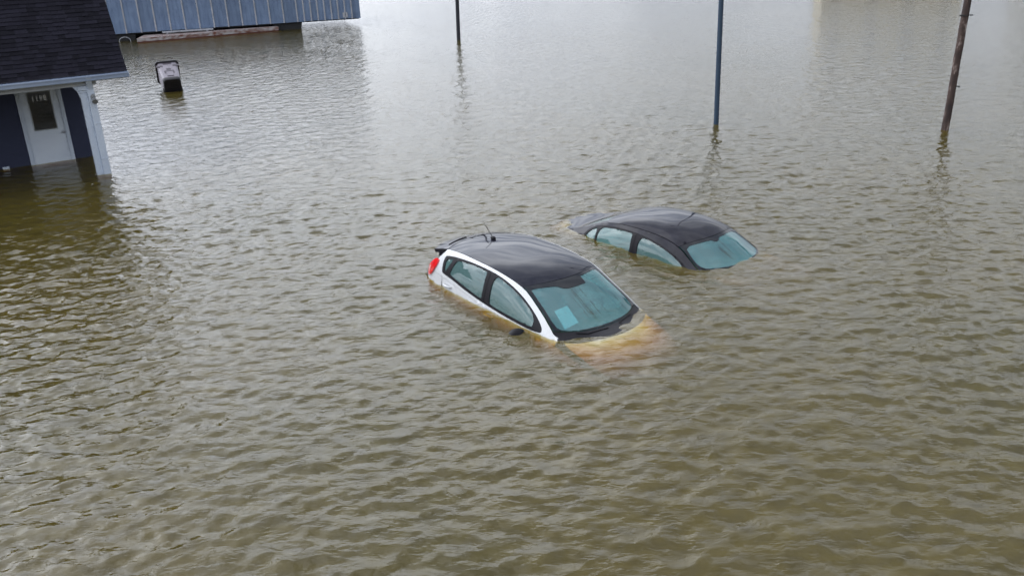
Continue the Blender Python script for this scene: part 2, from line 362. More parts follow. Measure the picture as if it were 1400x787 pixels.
def patch(name, outer, holes, fn, step, thick, material, parent=None, off=0.0, flip=False):
    """a curved panel: outline (with holes) drawn in the 2-D plane of fn, meshed there and laid on the surface fn(u,v)"""
    loops = [resample(outer, step)] + [resample(h, step) for h in holes]
    vs_, es_ = [], []
    for lp in loops:
        k = len(vs_); vs_ += lp; es_ += [(k + i, k + (i + 1) % len(lp)) for i in range(len(lp))]
    xs = [p[0] for p in outer]; ys = [p[1] for p in outer]
    u = min(xs) + step / 2
    while u < max(xs):
        v = min(ys) + step / 2
        while v < max(ys):
            if inside((u, v), loops[0]) and not any(inside((u, v), h) for h in loops[1:]) and all(dist_poly((u, v), lp) > step * .45 for lp in loops): vs_.append((u, v))
            v += step
        u += step
    r = delaunay_2d_cdt([Vector(p) for p in vs_], es_, [], 0, 1e-6)
    P = [(p.x, p.y) for p in r[0]]
    tris = []
    for f in r[2]:
        c = (sum(P[i][0] for i in f) / len(f), sum(P[i][1] for i in f) / len(f))
        if inside(c, loops[0]) and not any(inside(c, h) for h in loops[1:]): tris.append(tuple(f))
    e = 1e-3; top, bot = [], []
    for (a, b) in P:
        p = Vector(fn(a, b)); n = (Vector(fn(a + e, b)) - Vector(fn(a - e, b))).cross(Vector(fn(a, b + e)) - Vector(fn(a, b - e)))
        n = n.normalized() if n.length > 0 else Vector((0, 0, 1))
        if flip: n = -n
        top.append(p + n * off); bot.append(p + n * (off - thick))
    n = len(P); cnt = {}
    if flip: tris = [t[::-1] for t in tris]
    for t in tris:
        for i in range(len(t)): cnt[(t[i], t[(i + 1) % len(t)])] = 1
    V = top + bot; F = list(tris) + [tuple(i + n for i in t[::-1]) for t in tris]; S = [True] * len(F)
    k = len(V)
    for (a, b) in list(cnt):
        if (b, a) not in cnt:
            V += [top[a], top[b], bot[b], bot[a]]; F.append((k + 1, k, k + 3, k + 2)); S.append(False); k += 4
    return mesh_obj(name, V, F, material, parent, smooth_mask=S)

# ------------------------------------------------------------------ ground and water
xs_g = [-1500, -300, -60, -20, 0, 20, 60, 300, 1500]
GZ = -0.935
gv = [(x, y + 300, GZ) for y in xs_g for x in xs_g]; gf = []
for j in range(8):
    for i in range(8): gf.append((j * 9 + i, j * 9 + i + 1, (j + 1) * 9 + i + 1, (j + 1) * 9 + i))
tag(mesh_obj('ground', gv, gf, 'ground'), kind='structure')

def axis(lo, hi, d0, core_lo, core_hi, growth, lim):
    a = list(np.arange(core_lo, core_hi, d0)); d = d0; x = a[-1]
    while x < hi: d = min(d * growth, lim(abs(x - core_hi))); x += d; a.append(x)
    d = d0; x = a[0]; b = []
    while x > lo: d = min(d * growth, lim(abs(x - core_lo))); x -= d; b.append(x)
    return np.array(b[::-1] + a)
ax_x = axis(-1500, 1500, 0.030, -7.0, 8.5, 1.010, lambda t: 0.045 + 0.016 * t if t < 45 else 400)
ax_y = axis(-700, 1700, 0.028, 5.3, 14.5, 1.008, lambda t: 0.04 + 0.0085 * t if t < 110 else 400)
# the crests are a hand's breadth to half a metre apart, short and slightly oblique
NX, NY = len(ax_x), len(ax_y)
GX, GY = np.meshgrid(ax_x, ax_y)
sx = np.gradient(ax_x)[None, :] * np.ones_like(GX); sy = np.gradient(ax_y)[:, None] * np.ones_like(GX)
DZ = np.zeros_like(GX); DX = np.zeros_like(GX); DY = np.zeros_like(GX)
NW = 84
lam = np.exp(rng.uniform(math.log(0.115), math.log(0.80), NW))
th = R(104) + rng.normal(0, R(46), NW)          # travel direction: mostly towards or away from the camera, crests rise to the right
ph = rng.uniform(0, 2 * math.pi, NW)
slope = 0.033 * np.where(lam > 0.28, (0.28 / lam) ** 0.8, 1.0) * np.where(lam < 0.18, 0.8, 1.0)
cells = 0
act = (np.abs(GX) < 75) & (GY > 2) & (GY < 125)
gust = 0.84 + 0.34 * np.sin(GX * 0.31 + 0.9 * np.sin(GY * 0.23) + 1.0) * np.sin(GY * 0.27 + 0.7 * np.sin(GX * 0.19) + 2.0)
for i in range(NW):
    k = 2 * math.pi / lam[i]; a = slope[i] / k; kx, ky = k * math.cos(th[i]), k * math.sin(th[i])
    step = np.maximum(np.abs(kx) * sx, np.abs(ky) * sy)
    att = np.clip((1.9 - step) / 0.9, 0, 1) * act
    wob = 0.9 * np.sin(GX * (0.5 + 0.07 * i % 1.0) + i) * np.sin(GY * (0.4 + 0.11 * i % 0.9) + 2.1 * i)   # breaks long straight crests
    pz = kx * GX + ky * GY + ph[i] + wob
    c_, s_ = np.cos(pz), np.sin(pz); w_ = a * att * gust
    DZ += w_ * c_; DX -= w_ * s_ * math.cos(th[i]) * 0.75; DY -= w_ * s_ * math.sin(th[i]) * 0.75
WV = np.stack([GX + DX, GY + DY, DZ], -1).reshape(-1, 3)
idx = np.arange(NX * NY).reshape(NY, NX)
q = np.stack([idx[:-1, :-1], idx[:-1, 1:], idx[1:, 1:], idx[1:, :-1]], -1).reshape(-1, 4)
me = bpy.data.meshes.new('flood_water')
# close the body of water underneath the ground so that it has a volume
cor = np.array([(ax_x[0], ax_y[0], -3), (ax_x[-1], ax_y[0], -3), (ax_x[-1], ax_y[-1], -3), (ax_x[0], ax_y[-1], -3)])
nv0 = len(WV); WV = np.vstack([WV, cor])
ring = [list(idx[0, :]), list(idx[:, -1]), list(idx[-1, ::-1]), list(idx[::-1, 0])]
polys_big = [tuple(ring[i][::-1]) + (nv0 + i, nv0 + (i + 1) % 4) for i in range(4)] + [(nv0 + 3, nv0 + 2, nv0 + 1, nv0)]
nl = q.size + sum(len(p) for p in polys_big); npoly = len(q) + len(polys_big)
me.vertices.add(len(WV)); me.vertices.foreach_set('co', WV.astype(np.float32).ravel())
me.loops.add(nl); me.loops.foreach_set('vertex_index', np.concatenate([q.ravel()] + [np.array(p) for p in polys_big]).astype(np.int32))
tot = np.concatenate([np.full(len(q), 4), [len(p) for p in polys_big]]).astype(np.int32)
me.polygons.add(npoly); me.polygons.foreach_set('loop_start', np.concatenate([[0], np.cumsum(tot)[:-1]]).astype(np.int32))
me.update(calc_edges=True); me.validate()
sm = np.ones(npoly, bool); sm[len(q):] = False; me.polygons.foreach_set('use_smooth', sm)
me.materials.append(M['water'])
wo = bpy.data.objects.new('flood_water', me); C.objects.link(wo); tag(wo, kind='structure')

# ------------------------------------------------------------------ the house with the porch
HX, HY = -11.536, 21.252
house = empty('house', (HX, HY, 0), (0, 0, R(32.26)))
tag(house, 'navy house with dark shingled roof and white porch post standing in the flood', 'house')
W_END = 1.52; EAVE_Y, EAVE_Z = -2.36, 2.27; PITCH = R(54.7); RAKE = 2.15; LEFT = -7.0
b = MB(); b.box(LEFT, -0.002, 0, .15, GZ - .2, 2.35); b.box(-0.002, .992, .002, .15, 1.862, 2.352); b.box(.992, W_END, 0, .15, GZ - .2, 2.35)
b.build('front_wall', 'navy', house)
ZTOP = 4.6; YTOP = EAVE_Y + (ZTOP - EAVE_Z) / math.tan(PITCH)
b = MB(); poly = [(.152, GZ - .2), (8.0, GZ - .2), (8.0, 2.2), (6.0, 4.45), (YTOP + .2, 4.45), (.152, EAVE_Z + (.152 - EAVE_Y) * math.tan(PITCH) - .32)]
n = len(poly); b.add([(W_END - .14, y, z) for y, z in poly] + [(W_END, y, z) for y, z in poly], [tuple(range(n))[::-1], tuple(range(n, 2 * n))] + [(i, (i + 1) % n, n + (i + 1) % n, n + i) for i in range(n)])
b.build('gable_wall', 'navy', house)
# triangular gable over the porch side
b = MB(); poly = [(-2.12, 2.17), (.15, 2.17), (.15, EAVE_Z + (.15 - EAVE_Y) * math.tan(PITCH) - .32)]
b.add([(W_END - .10, y, z) for y, z in poly] + [(W_END - .02, y, z) for y, z in poly], [(2, 1, 0), (3, 4, 5), (0, 1, 4, 3), (1, 2, 5, 4), (2, 0, 3, 5)]); b.build('porch_gable', 'navy', house)
b = MB(); b.box(LEFT, W_END - .16, 7.85, 8.0, GZ - .2, 2.3); b.build('back_wall', 'navy', house)
b = MB(); b.box(LEFT, W_END - .2, .16, 7.8, -.45, -.38); b.build('floor', 'dark_room', house)
b = MB(); b.box(LEFT, 1.55, -2.3, -.004, -.5, -.36); b.build('porch_deck', 'beige_wood', house)
b = MB(); b.box(LEFT, RAKE - .05, -2.3, -.004, 2.175, 2.20); b.build('porch_ceiling', 'white_wood', house)
# beam, post, downspout
b = MB(); b.box(LEFT, 1.50, -2.235, -2.10, 2.0, 2.168); b.box(LEFT, 1.51, -2.25, -2.236, 2.10, 2.166); b.build('porch_beam', 'beige_wood', house)
b = MB(); b.box(1.13, 1.27, -2.25, -2.11, GZ, 1.85, .008); b.box(1.115, 1.285, -2.265, -2.095, 1.852, 1.90, .006); b.box(1.10, 1.30, -2.28, -2.08, 1.902, 1.998, .012)
b.box(1.11, 1.29, -2.27, -2.09, GZ + .38, GZ + .62, .01)
post = b.build('porch_post', 'white_wood', house)
b = MB(); b.add(*(lambda p: ([(x, y, z) for y in (-2.24, -2.12) for x, z in p], [tuple(range(len(p)))[::-1], tuple(range(len(p), 2 * len(p)))] + [(i, (i + 1) % len(p), len(p) + (i + 1) % len(p), len(p) + i) for i in range(len(p))]))([(1.128, 1.72), (1.128, 1.996), (1.0, 1.996), (1.02, 1.97), (1.055, 1.93), (1.085, 1.88), (1.10, 1.82)]))
b.build('post_bracket', 'white_wood', post)
b = MB(); b.box(1.272, 1.42, -2.31, -2.212, GZ, 1.93, .006); b.box(1.271, 1.30, -2.211, -2.14, GZ, 1.84)
for zz_ in (.35, 1.15): b.box(1.2715, 1.426, -2.316, -2.205, zz_, zz_ + .03)
ds = b.build('downspout', 'white_wood', house)
b = MB(); b.loft([[(1.355 + x, -2.26 + y, 1.90) for x, y, _ in rrect(.125, .095, 0, .02)], [(1.35 + x, -2.29 + y, 2.0) for x, y, _ in rrect(.125, .10, 0, .02)], [(1.335 + x, -2.37 + y, 2.10) for x, y, _ in rrect(.12, .10, 0, .02)], [(1.33 + x, -2.42 + y, 2.19) for x, y, _ in rrect(.12, .10, 0, .02)]])
b.build('downspout_elbow', 'white_wood', ds)
b = MB(); b.tube([(1.37, -2.32, 1.72), (1.37, -2.40, 1.70), (1.37, -2.47, 1.66)], [.045, .05, .062], 14); b.ball((1.37, -2.33, 1.76), (.05, .035, .06)); b.build('porch_light', 'grey_plastic', house)
# gutter and fascia
b = MB(); prof = [(-2.34, 2.24), (-2.34, 2.13), (-2.38, 2.115), (-2.44, 2.12), (-2.455, 2.17), (-2.475, 2.21), (-2.475, 2.235), (-2.462, 2.235), (-2.462, 2.215), (-2.44, 2.175), (-2.43, 2.135), (-2.352, 2.13), (-2.352, 2.24)]
n = len(prof); b.add([(LEFT, y, z) for y, z in prof] + [(RAKE + .02, y, z) for y, z in prof], [tuple(range(n)), tuple(range(n, 2 * n))[::-1]] + [(i, n + i, n + (i + 1) % n, (i + 1) % n) for i in range(n)])
gut = b.build('gutter', 'white_metal', house)
b = MB(); b.box(RAKE + .021, RAKE + .03, -2.475, -2.34, 2.115, 2.24); b.build('gutter_end_cap', 'white_metal', gut)
b = MB(); b.box(LEFT, RAKE - .01, -2.338, -2.30, 2.09, 2.25); b.build('fascia', 'white_wood', house)
b = MB(); b.box(LEFT, RAKE, -2.43, -2.25, 2.248, 2.262, mtx=None); b.build('drip_edge', 'drip_edge', house)
# roof deck: steep front slope, flat upper roof and back slope
sl_ = Vector((0, math.cos(PITCH), math.sin(PITCH))); nr_ = Vector((0, -math.sin(PITCH), math.cos(PITCH)))
E0 = Vector((0, EAVE_Y, EAVE_Z)); SLEN = (ZTOP - EAVE_Z) / math.sin(PITCH)
def on_roof(x, t, h): p = E0 + sl_ * t + nr_ * h; return (x, p.y, p.z)
b = MB(); b.add([on_roof(x, t, h) for x in (LEFT, RAKE) for t in (-.02, SLEN) for h in (-.09, 0)], [(0, 1, 3, 2), (4, 6, 7, 5), (0, 4, 5, 1), (2, 3, 7, 6), (0, 2, 6, 4), (1, 5, 7, 3)])
b.box(LEFT, RAKE, YTOP - .03, 6.2, ZTOP - .09, ZTOP)
b.add([(x, y, z) for x in (LEFT, RAKE) for y, z in ((6.2, ZTOP), (8.5, 2.1), (8.4, 2.05), (6.1, ZTOP - .1))], [(0, 1, 2, 3), (7, 6, 5, 4), (0, 4, 5, 1), (1, 5, 6, 2), (2, 6, 7, 3), (3, 7, 4, 0)])
roof = b.build('roof', 'drip_edge', house)
b = MB(); b.add([on_roof(x, t, h) for x in (RAKE - .05, RAKE + .012) for t in (-.02, SLEN) for h in (-.17, -.012)], [(0, 1, 3, 2), (4, 6, 7, 5), (0, 4, 5, 1), (2, 3, 7, 6), (0, 2, 6, 4), (1, 5, 7, 3)])
b.build('rake_board', 'drip_edge', house)
# shingles: the tabs in view are single pieces, the rest one sheet of the same tabs
EXPO = .102
def tab(mb, x0, x1, t0, th_=.012, jt=0.0):
    t1 = t0 + EXPO + .012; g = .002
    mb.add([on_roof(x0 + g, t0 - jt, .004), on_roof(x1 - g, t0 - jt, .004), on_roof(x1 - g, t1, .003), on_roof(x0 + g, t1, .003), on_roof(x0 + g, t0 - jt, .004 + th_), on_roof(x1 - g, t0 - jt, .004 + th_), on_roof(x1 - g, t1, .006), on_roof(x0 + g, t1, .006)],
           [(0, 1, 5, 4), (1, 2, 6, 5), (3, 0, 4, 7), (4, 5, 6, 7), (2, 3, 7, 6), (3, 2, 1, 0)])
rest = MB(); nsh = 0; row = 0; t0 = -.025
while t0 < SLEN - .02:
    x = RAKE + .02; 
    while x > LEFT:
        w = random.choice((.14, .18, .22, .26, .30)); x0 = max(x - w, LEFT)
        jt = random.choice((0, 0, .006, .012)); thk = random.uniform(.009, .018)
        vis_left = -.55 - .25 * max(t0, 0)
        if x > vis_left and t0 < 2.0 and nsh < 300:
            mb = MB(); tab(mb, x0, x, t0, thk, jt); mb.build('shingle', 'shingle', roof); nsh += 1
        else: tab(rest, x0, x, t0, thk, jt)
        x = x0
    t0 += EXPO; row += 1
tag(rest.build('shingles', 'shingle', roof), kind='stuff')
# door with its frame and glass
b = MB(); b.box(-.002, .085, -.03, .10, GZ, 1.86, .004); b.box(.905, .992, -.03, .10, GZ, 1.86, .004); b.box(-.002, .992, -.034, .10, 1.775, 1.862, .004)
b.build('door_frame', 'white_wood', house)
b = MB()
b.box(.09, .258, .0, .045, -.36, 1.77); b.box(.738, .90, .0, .045, -.36, 1.77); b.box(.258, .738, .0, .045, 1.69, 1.77); b.box(.258, .738, .0, .045, -.36, .81)
door = b.build('door', 'door_paint', house)
b = MB()
for (a0, a1, c0, c1) in ((.240, .262, .79, 1.71), (.734, .756, .79, 1.71), (.262, .734, 1.686, 1.71), (.262, .734, .79, .814)): b.box(a0, a1, -.012, -.001, c0, c1, .003)
b.build('glazing_bead', 'card', door)
b = MB(); b.box(.258, .738, .018, .026, .81, 1.69); b.build('glass', 'house_glass', door)
b = MB(); b.ball((.845, -.045, .70), (.03, .03, .03)); b.tube([(.845, -.001, .70), (.845, -.04, .70)], .014, 10); b.build('knob', 'brass', door)
cu = bpy.data.curves.new('digits', 'FONT'); cu.body = '1198'; cu.size = .155; cu.extrude = .001; cu.offset = .002; cu.space_character = 1.25
to = bpy.data.objects.new('digits', cu); C.objects.link(to)
bpy.context.view_layer.update()
dm = bpy.data.meshes.new_from_object(to.evaluated_get(bpy.context.evaluated_depsgraph_get())); bpy.data.objects.remove(to)
xs_ = [v.co.x for v in dm.vertices]; sc_ = .30 / (max(xs_) - min(xs_))
for v in dm.vertices: v.co = Vector((.355 + (v.co.x - min(xs_)) * sc_, .0155 - v.co.z, 1.49 + v.co.y * 1.12))
# little serifs on the two ones
hn = bpy.data.objects.new('house_number', dm); C.objects.link(hn); hn.parent = door; dm.materials.clear(); dm.materials.append(M['digit'])
b = MB(); b.box(.66, .725, .027, .03, 1.18, 1.24); b.build('sticker', 'paper', door)
b = MB(); b.box(.27, .73, .06, .066, .81, .965); b.build('card_sheet', 'card', door)
b = MB(); b.box(.28, .40, .050, .056, .965, 1.0); b.build('orange_strip', 'orange', door)
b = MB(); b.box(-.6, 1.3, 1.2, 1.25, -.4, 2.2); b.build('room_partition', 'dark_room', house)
b = MB(); b.box(-.62, -.47, -.03, -.002, -.06, .055, .008); b.build('outlet_box', 'white_wood', house)

# ------------------------------------------------------------------ blue steel building on piers
bx0, by0, bx1, by1 = -21.67, 52.33, -8.62, 56.70
ang = math.atan2(by1 - by0, bx1 - bx0); blen = math.hypot(bx1 - bx0, by1 - by0)
shed = empty('steel_building', (bx0, by0, 0), (0, 0, ang))
tag(shed, 'long blue ribbed steel building raised on black piers above the flood', 'building')
BZ0, BZ1 = .42, 3.25
x = -6.0; edges = []
while x < 9.3: edges.append(x); x += .80
while x < blen - .1: edges.append(x); x += .41
edges.append(blen)
for a0, a1 in zip(edges[:-1], edges[1:]):
    b = MB(); yy = random.uniform(-.006, .006)
    b.box(a0 + .003, a1 - .003, yy, .05, BZ0 + random.uniform(-.01, .015), BZ1)
    for k in range(1, 3):
        xr = a0 + (a1 - a0) * k / 3; b.box(xr - .012, xr + .012, yy - .008, yy, BZ0 + .02, BZ1)
    p_ = b.build('wall_panel', 'blue_steel', shed)
    b = MB(); b.add([(a0 - .045, -.004 + yy, BZ0 - .01), (a0 + .045, -.004 + yy, BZ0 - .01), (a0 + .028, -.05, BZ0 - .01), (a0 - .028, -.05, BZ0 - .01), (a0 - .045, -.004 + yy, BZ1), (a0 + .045, -.004 + yy, BZ1), (a0 + .028, -.05, BZ1), (a0 - .028, -.05, BZ1)], [(0, 3, 7, 4), (3, 2, 6, 7), (2, 1, 5, 6), (0, 1, 2, 3)])
    b.build('rib', 'rib', p_)
b = MB(); b.box(blen - .22, blen + .03, -.02, .0545, BZ0 - .02, BZ1 + .01); b.build('corner_trim', 'blue_steel', shed)
b = MB(); b.box(blen - .05, blen, .056, 6, BZ0, BZ1); b.box(-6, -5.95, .056, 6, BZ0, BZ1); b.box(-5.94, blen - .06, 5.95, 6, BZ0, BZ1); b.build('end_wall', 'blue_steel', shed)
b = MB(); b.box(-6, blen - .06, .06, 5.9, BZ0 - .06, BZ0 + .05); b.build('floor_frame', 'black_steel', shed)
b = MB(); b.add([(x_, y_, z_) for x_ in (-6.2, blen + .15) for y_, z_ in ((-.2, BZ1 + .02), (3, BZ1 + .55), (6.2, BZ1 + .02), (6.2, BZ1 - .06), (-.2, BZ1 - .06))], [(0, 1, 6, 5), (1, 2, 7, 6), (2, 3, 8, 7), (3, 4, 9, 8), (4, 0, 5, 9), (0, 4, 3, 2, 1), (5, 6, 7, 8, 9)]); b.build('roof', 'roof_metal', shed)
b = MB(); b.box(blen - 1.05, blen - .75, -.05, -.042, BZ0 + .08, BZ0 + .38); b.build('patch_plate', 'rib', shed)
for (p0, p1) in ((-.9, .85), (8.55, 10.25), (-5.5, -4.2)):
    b = MB(); b.add([(x_, y_, z_) for z_, ins in ((GZ, .25), (BZ0 - .062, 0)) for x_, y_ in ((p0 + ins, .15), (p1 - ins, .15), (p1 - ins, 3.2), (p0 + ins, 3.2))], [(0, 1, 5, 4), (1, 2, 6, 5), (2, 3, 7, 6), (3, 0, 4, 7), (4, 5, 6, 7), (3, 2, 1, 0)])
    b.build('pier', 'black_steel', shed)
b = MB(); b.box(.6, 8.8, .9, .95, GZ, BZ0 - .062); b.build('added_dark_sheet', 'black_steel', shed)  # added black sheet that makes the gap under the floor dark
b = MB(); b.tube([(.25 + .30 * math.cos(t), -.25, .02 + .22 * math.sin(t)) for t in np.linspace(-.3, math.pi + .3, 14)], .022, 6); b.build('hose_loop', 'rib', shed)
# worn rust-red landing below the wall
ld = empty('rusty_landing', (bx0, by0, 0), (0, 0, ang))
tag(ld, 'low rust-red landing with flaked white paint below the blue steel building', 'landing')
dk = [(1.0, -1.75), (8.75, -.22), (8.6, .9), (1.35, .6)]
def slab(mb, pl, z0, z1):
    n = len(pl); mb.add([(x_, y_, z0) for x_, y_ in pl] + [(x_, y_, z1) for x_, y_ in pl], [tuple(range(n))[::-1], tuple(range(n, 2 * n))] + [(i, (i + 1) % n, n + (i + 1) % n, n + i) for i in range(n)])
b = MB(); slab(b, dk, .20, .25); b.build('deck_plate', 'rust_white', ld)
b = MB(); slab(b, [(.98, -1.80), (8.78, -.27), (8.78, -.235), (.98, -1.765)], -.15, .06); b.box(1.2, 1.35, -1.4, .5, GZ, .198); b.box(8.3, 8.45, -.2, .8, GZ, .198); b.build('edge_beam', 'rust', ld)
b = MB(); slab(b, [(.96, -1.815), (8.80, -.285), (8.80, -.236), (.96, -1.766)], .062, .245); b.build('edge_face', 'rust_white', ld)
b = MB(); b.box(2.3, 5.1, -.35, -.1, .32, .40, .01); b.box(2.5, 2.62, -.3, -.15, .252, .318); b.box(4.7, 4.82, -.3, -.15, .252, .318); b.build('loose_sill', 'rib', ld)

# ------------------------------------------------------------------ poles
def pole(name, label, base, top, r0, r1, material, wob=0.0, n=14, seg=16):
    o = empty(name, base); tag(o, label, 'pole')
    b_ = Vector((0, 0, GZ - base[2])); t_ = Vector(top) - Vector(base)
    d_ = t_.normalized(); b0 = d_ * (GZ / d_.z)
    pts = [b0 + (t_ - b0) * k / seg + Vector((random.uniform(-wob, wob), random.uniform(-wob, wob), 0)) * (0 if k in (0, seg) else 1) for k in range(seg + 1)]
    mb = MB(); mb.tube(pts, [r0 + (r1 - r0) * k / seg for k in range(seg + 1)], n); mb.build('shaft', material, o); return o
LH = 8.4
lp = pole('lamp_post', 'blue painted steel lamp post rising from the water behind the dark sedan', (5.442, 22.723, 0), (5.442 - .0054 * LH, 22.723, LH), .066, .058, 'blue_pole', 0, 18, 4)
b = MB(); b.tube([(-.03, 0, LH - .05), (-.10, -.02, LH + .08), (-.45, -.05, LH + .14), (-.8, -.08, LH + .14)], .032, 10); b.build('arm', 'blue_pole', lp)
b = MB(); b.ball((-1.05, -.1, LH + .13), (.38, .16, .085)); hd = b.build('lamp_head', 'blue_pole', lp)
b = MB(); b.ball((-1.08, -.1, LH + .09), (.25, .12, .075)); b.build('lens', 'lamp_glass', hd)
wp = pole('wooden_pole', 'brown weathered pole with peeling patches leaning up from the water', (10.558, 21.019, 0), (10.558 + .0326 * 7.5, 21.019, 7.5), .088, .074, 'wood_pole', .006, 18, 26)
def at_wp(z): return Vector((.0326 * z, 0, z))
p = at_wp(2.63); b = MB(); b.tube([p + Vector((0, 0, -.012)), p + Vector((0, 0, .012))], .097, 18); b.box(p.x - .17, p.x - .09, -.1, -.07, p.z - .012, p.z + .012); b.box(p.x + .09, p.x + .15, -.08, -.05, p.z - .012, p.z + .012); b.build('band', 'black_steel', wp)
p = at_wp(1.02); b = MB(); b.box(p.x + .06, p.x + .15, -.05, -.03, p.z - .012, p.z + .012); b.box(p.x + .13, p.x + .15, -.05, -.03, p.z - .03, p.z + .012); b.build('step_bolt', 'black_steel', wp)
up = pole('utility_pole', 'thin dark utility pole standing alone in far open water', (-2.148, 45.63, 0), (-2.148 + .0233 * 9, 45.63, 9), .098, .075, 'dark_pole', .004, 12, 10)
b = MB(); b.box(-.7, 1.1, -.15, -.06, 8.3, 8.42); b.build('crossarm', 'dark_pole', up)

# ------------------------------------------------------------------ tipped wheeled bin
bn = empty('wheeled_bin', (-11.82, 32.30, 0)); tag(bn, 'mauve-grey wheeled rubbish bin floating tipped over in the open water', 'bin')
BW0, BW1, BD0, BD1, BH = .60, .70, .58, .78, 1.0
yax = Vector((-0.10, 1, 0)).normalized()
ez = Vector((-.41, .87, .40)).normalized()       # bottom -> rim, away from the camera and slightly upward
ex = Vector((.88, .46, .03)); ex = (ex - ez * ex.dot(ez)).normalized(); ey = ez.cross(ex)   # ey: up
if ey.z < 0: ey = -ey
mb_ = Matrix((ex, ey, ez)).transposed().to_4x4(); mb_.translation = Vector((0, .05, .22))
bn.matrix_world = Matrix.Translation((-11.84, 32.26, 0)) @ mb_
b = MB(); rings = [rrect(BW0 - .05, BD0 - .05, 0, .09), rrect(BW0, BD0, .03, .09)]
for t in np.linspace(.03, 1, 8)[1:]: rings.append(rrect(BW0 + (BW1 - BW0) * t, BD0 + (BD1 - BD0) * t, .03 + (BH - .03) * t, .09))
b.loft(rings[1:], cap=False); body = b.build('body', 'bin', bn)
b = MB(); b.loft([rrect(BW0 - .04, BD0 - .04, -.06, .12), rrect(BW0 + .005, BD0 + .005, -.02, .10), rrect(BW0 + .012, BD0 + .012, .10, .095), rrect(BW0 + .005, BD0 + .005, .11, .09)]); b.build('base', 'bin_dark', bn)  # bottom faces away from the light, its shade put into the black colour
b = MB(); b.loft([rrect(BW1 + .02, BD1 + .02, BH - .05, .09), rrect(BW1 + .11, BD1 + .11, BH - .045, .12), rrect(BW1 + .11, BD1 + .11, BH + .015, .12), rrect(BW1 + .04, BD1 + .04, BH + .05, .1)]); b.build('lid', 'bin_dark', bn)
def ytop(t): return (BD0 + (BD1 - BD0) * t) / 2
def onface(x0, x1, t0, t1, h, mbb):
    z0, z1 = .03 + (BH - .03) * t0, .03 + (BH - .03) * t1
    v = [(x0, ytop(t0) - .02, z0), (x1, ytop(t0) - .02, z0), (x1, ytop(t1) - .02, z1), (x0, ytop(t1) - .02, z1), (x0, ytop(t0) + h, z0), (x1, ytop(t0) + h, z0), (x1, ytop(t1) + h, z1), (x0, ytop(t1) + h, z1)]
    mbb.add(v, [(0, 1, 5, 4), (1, 2, 6, 5), (2, 3, 7, 6), (3, 0, 4, 7), (4, 5, 6, 7), (3, 2, 1, 0)])
b = MB(); onface(-.14, .14, .84, .95, .006, b); onface(-.40, -.17, .70, .80, .005, b); onface(.17, .40, .70, .80, .005, b); onface(-.075, .075, .50, .60, .006, b); onface(-.17, .17, .30, .46, .006, b); b.build('painted_recess_shade', 'bin_recess', bn)  # flat plates whose darker colour imitates the shade in moulded recesses
b = MB(); onface(-.11, .11, .12, .36, .022, b); b.build('lift_pocket', 'bin', bn)
for sgn in (-1, 1):
    b = MB(); b.tube([(sgn * (BW0 / 2 - .04), -BD0 / 2 + .02, .08), (sgn * (BW0 / 2 + .03), -BD0 / 2 + .02, .08)], .13, 18); b.build('wheel', 'rubber', bn)

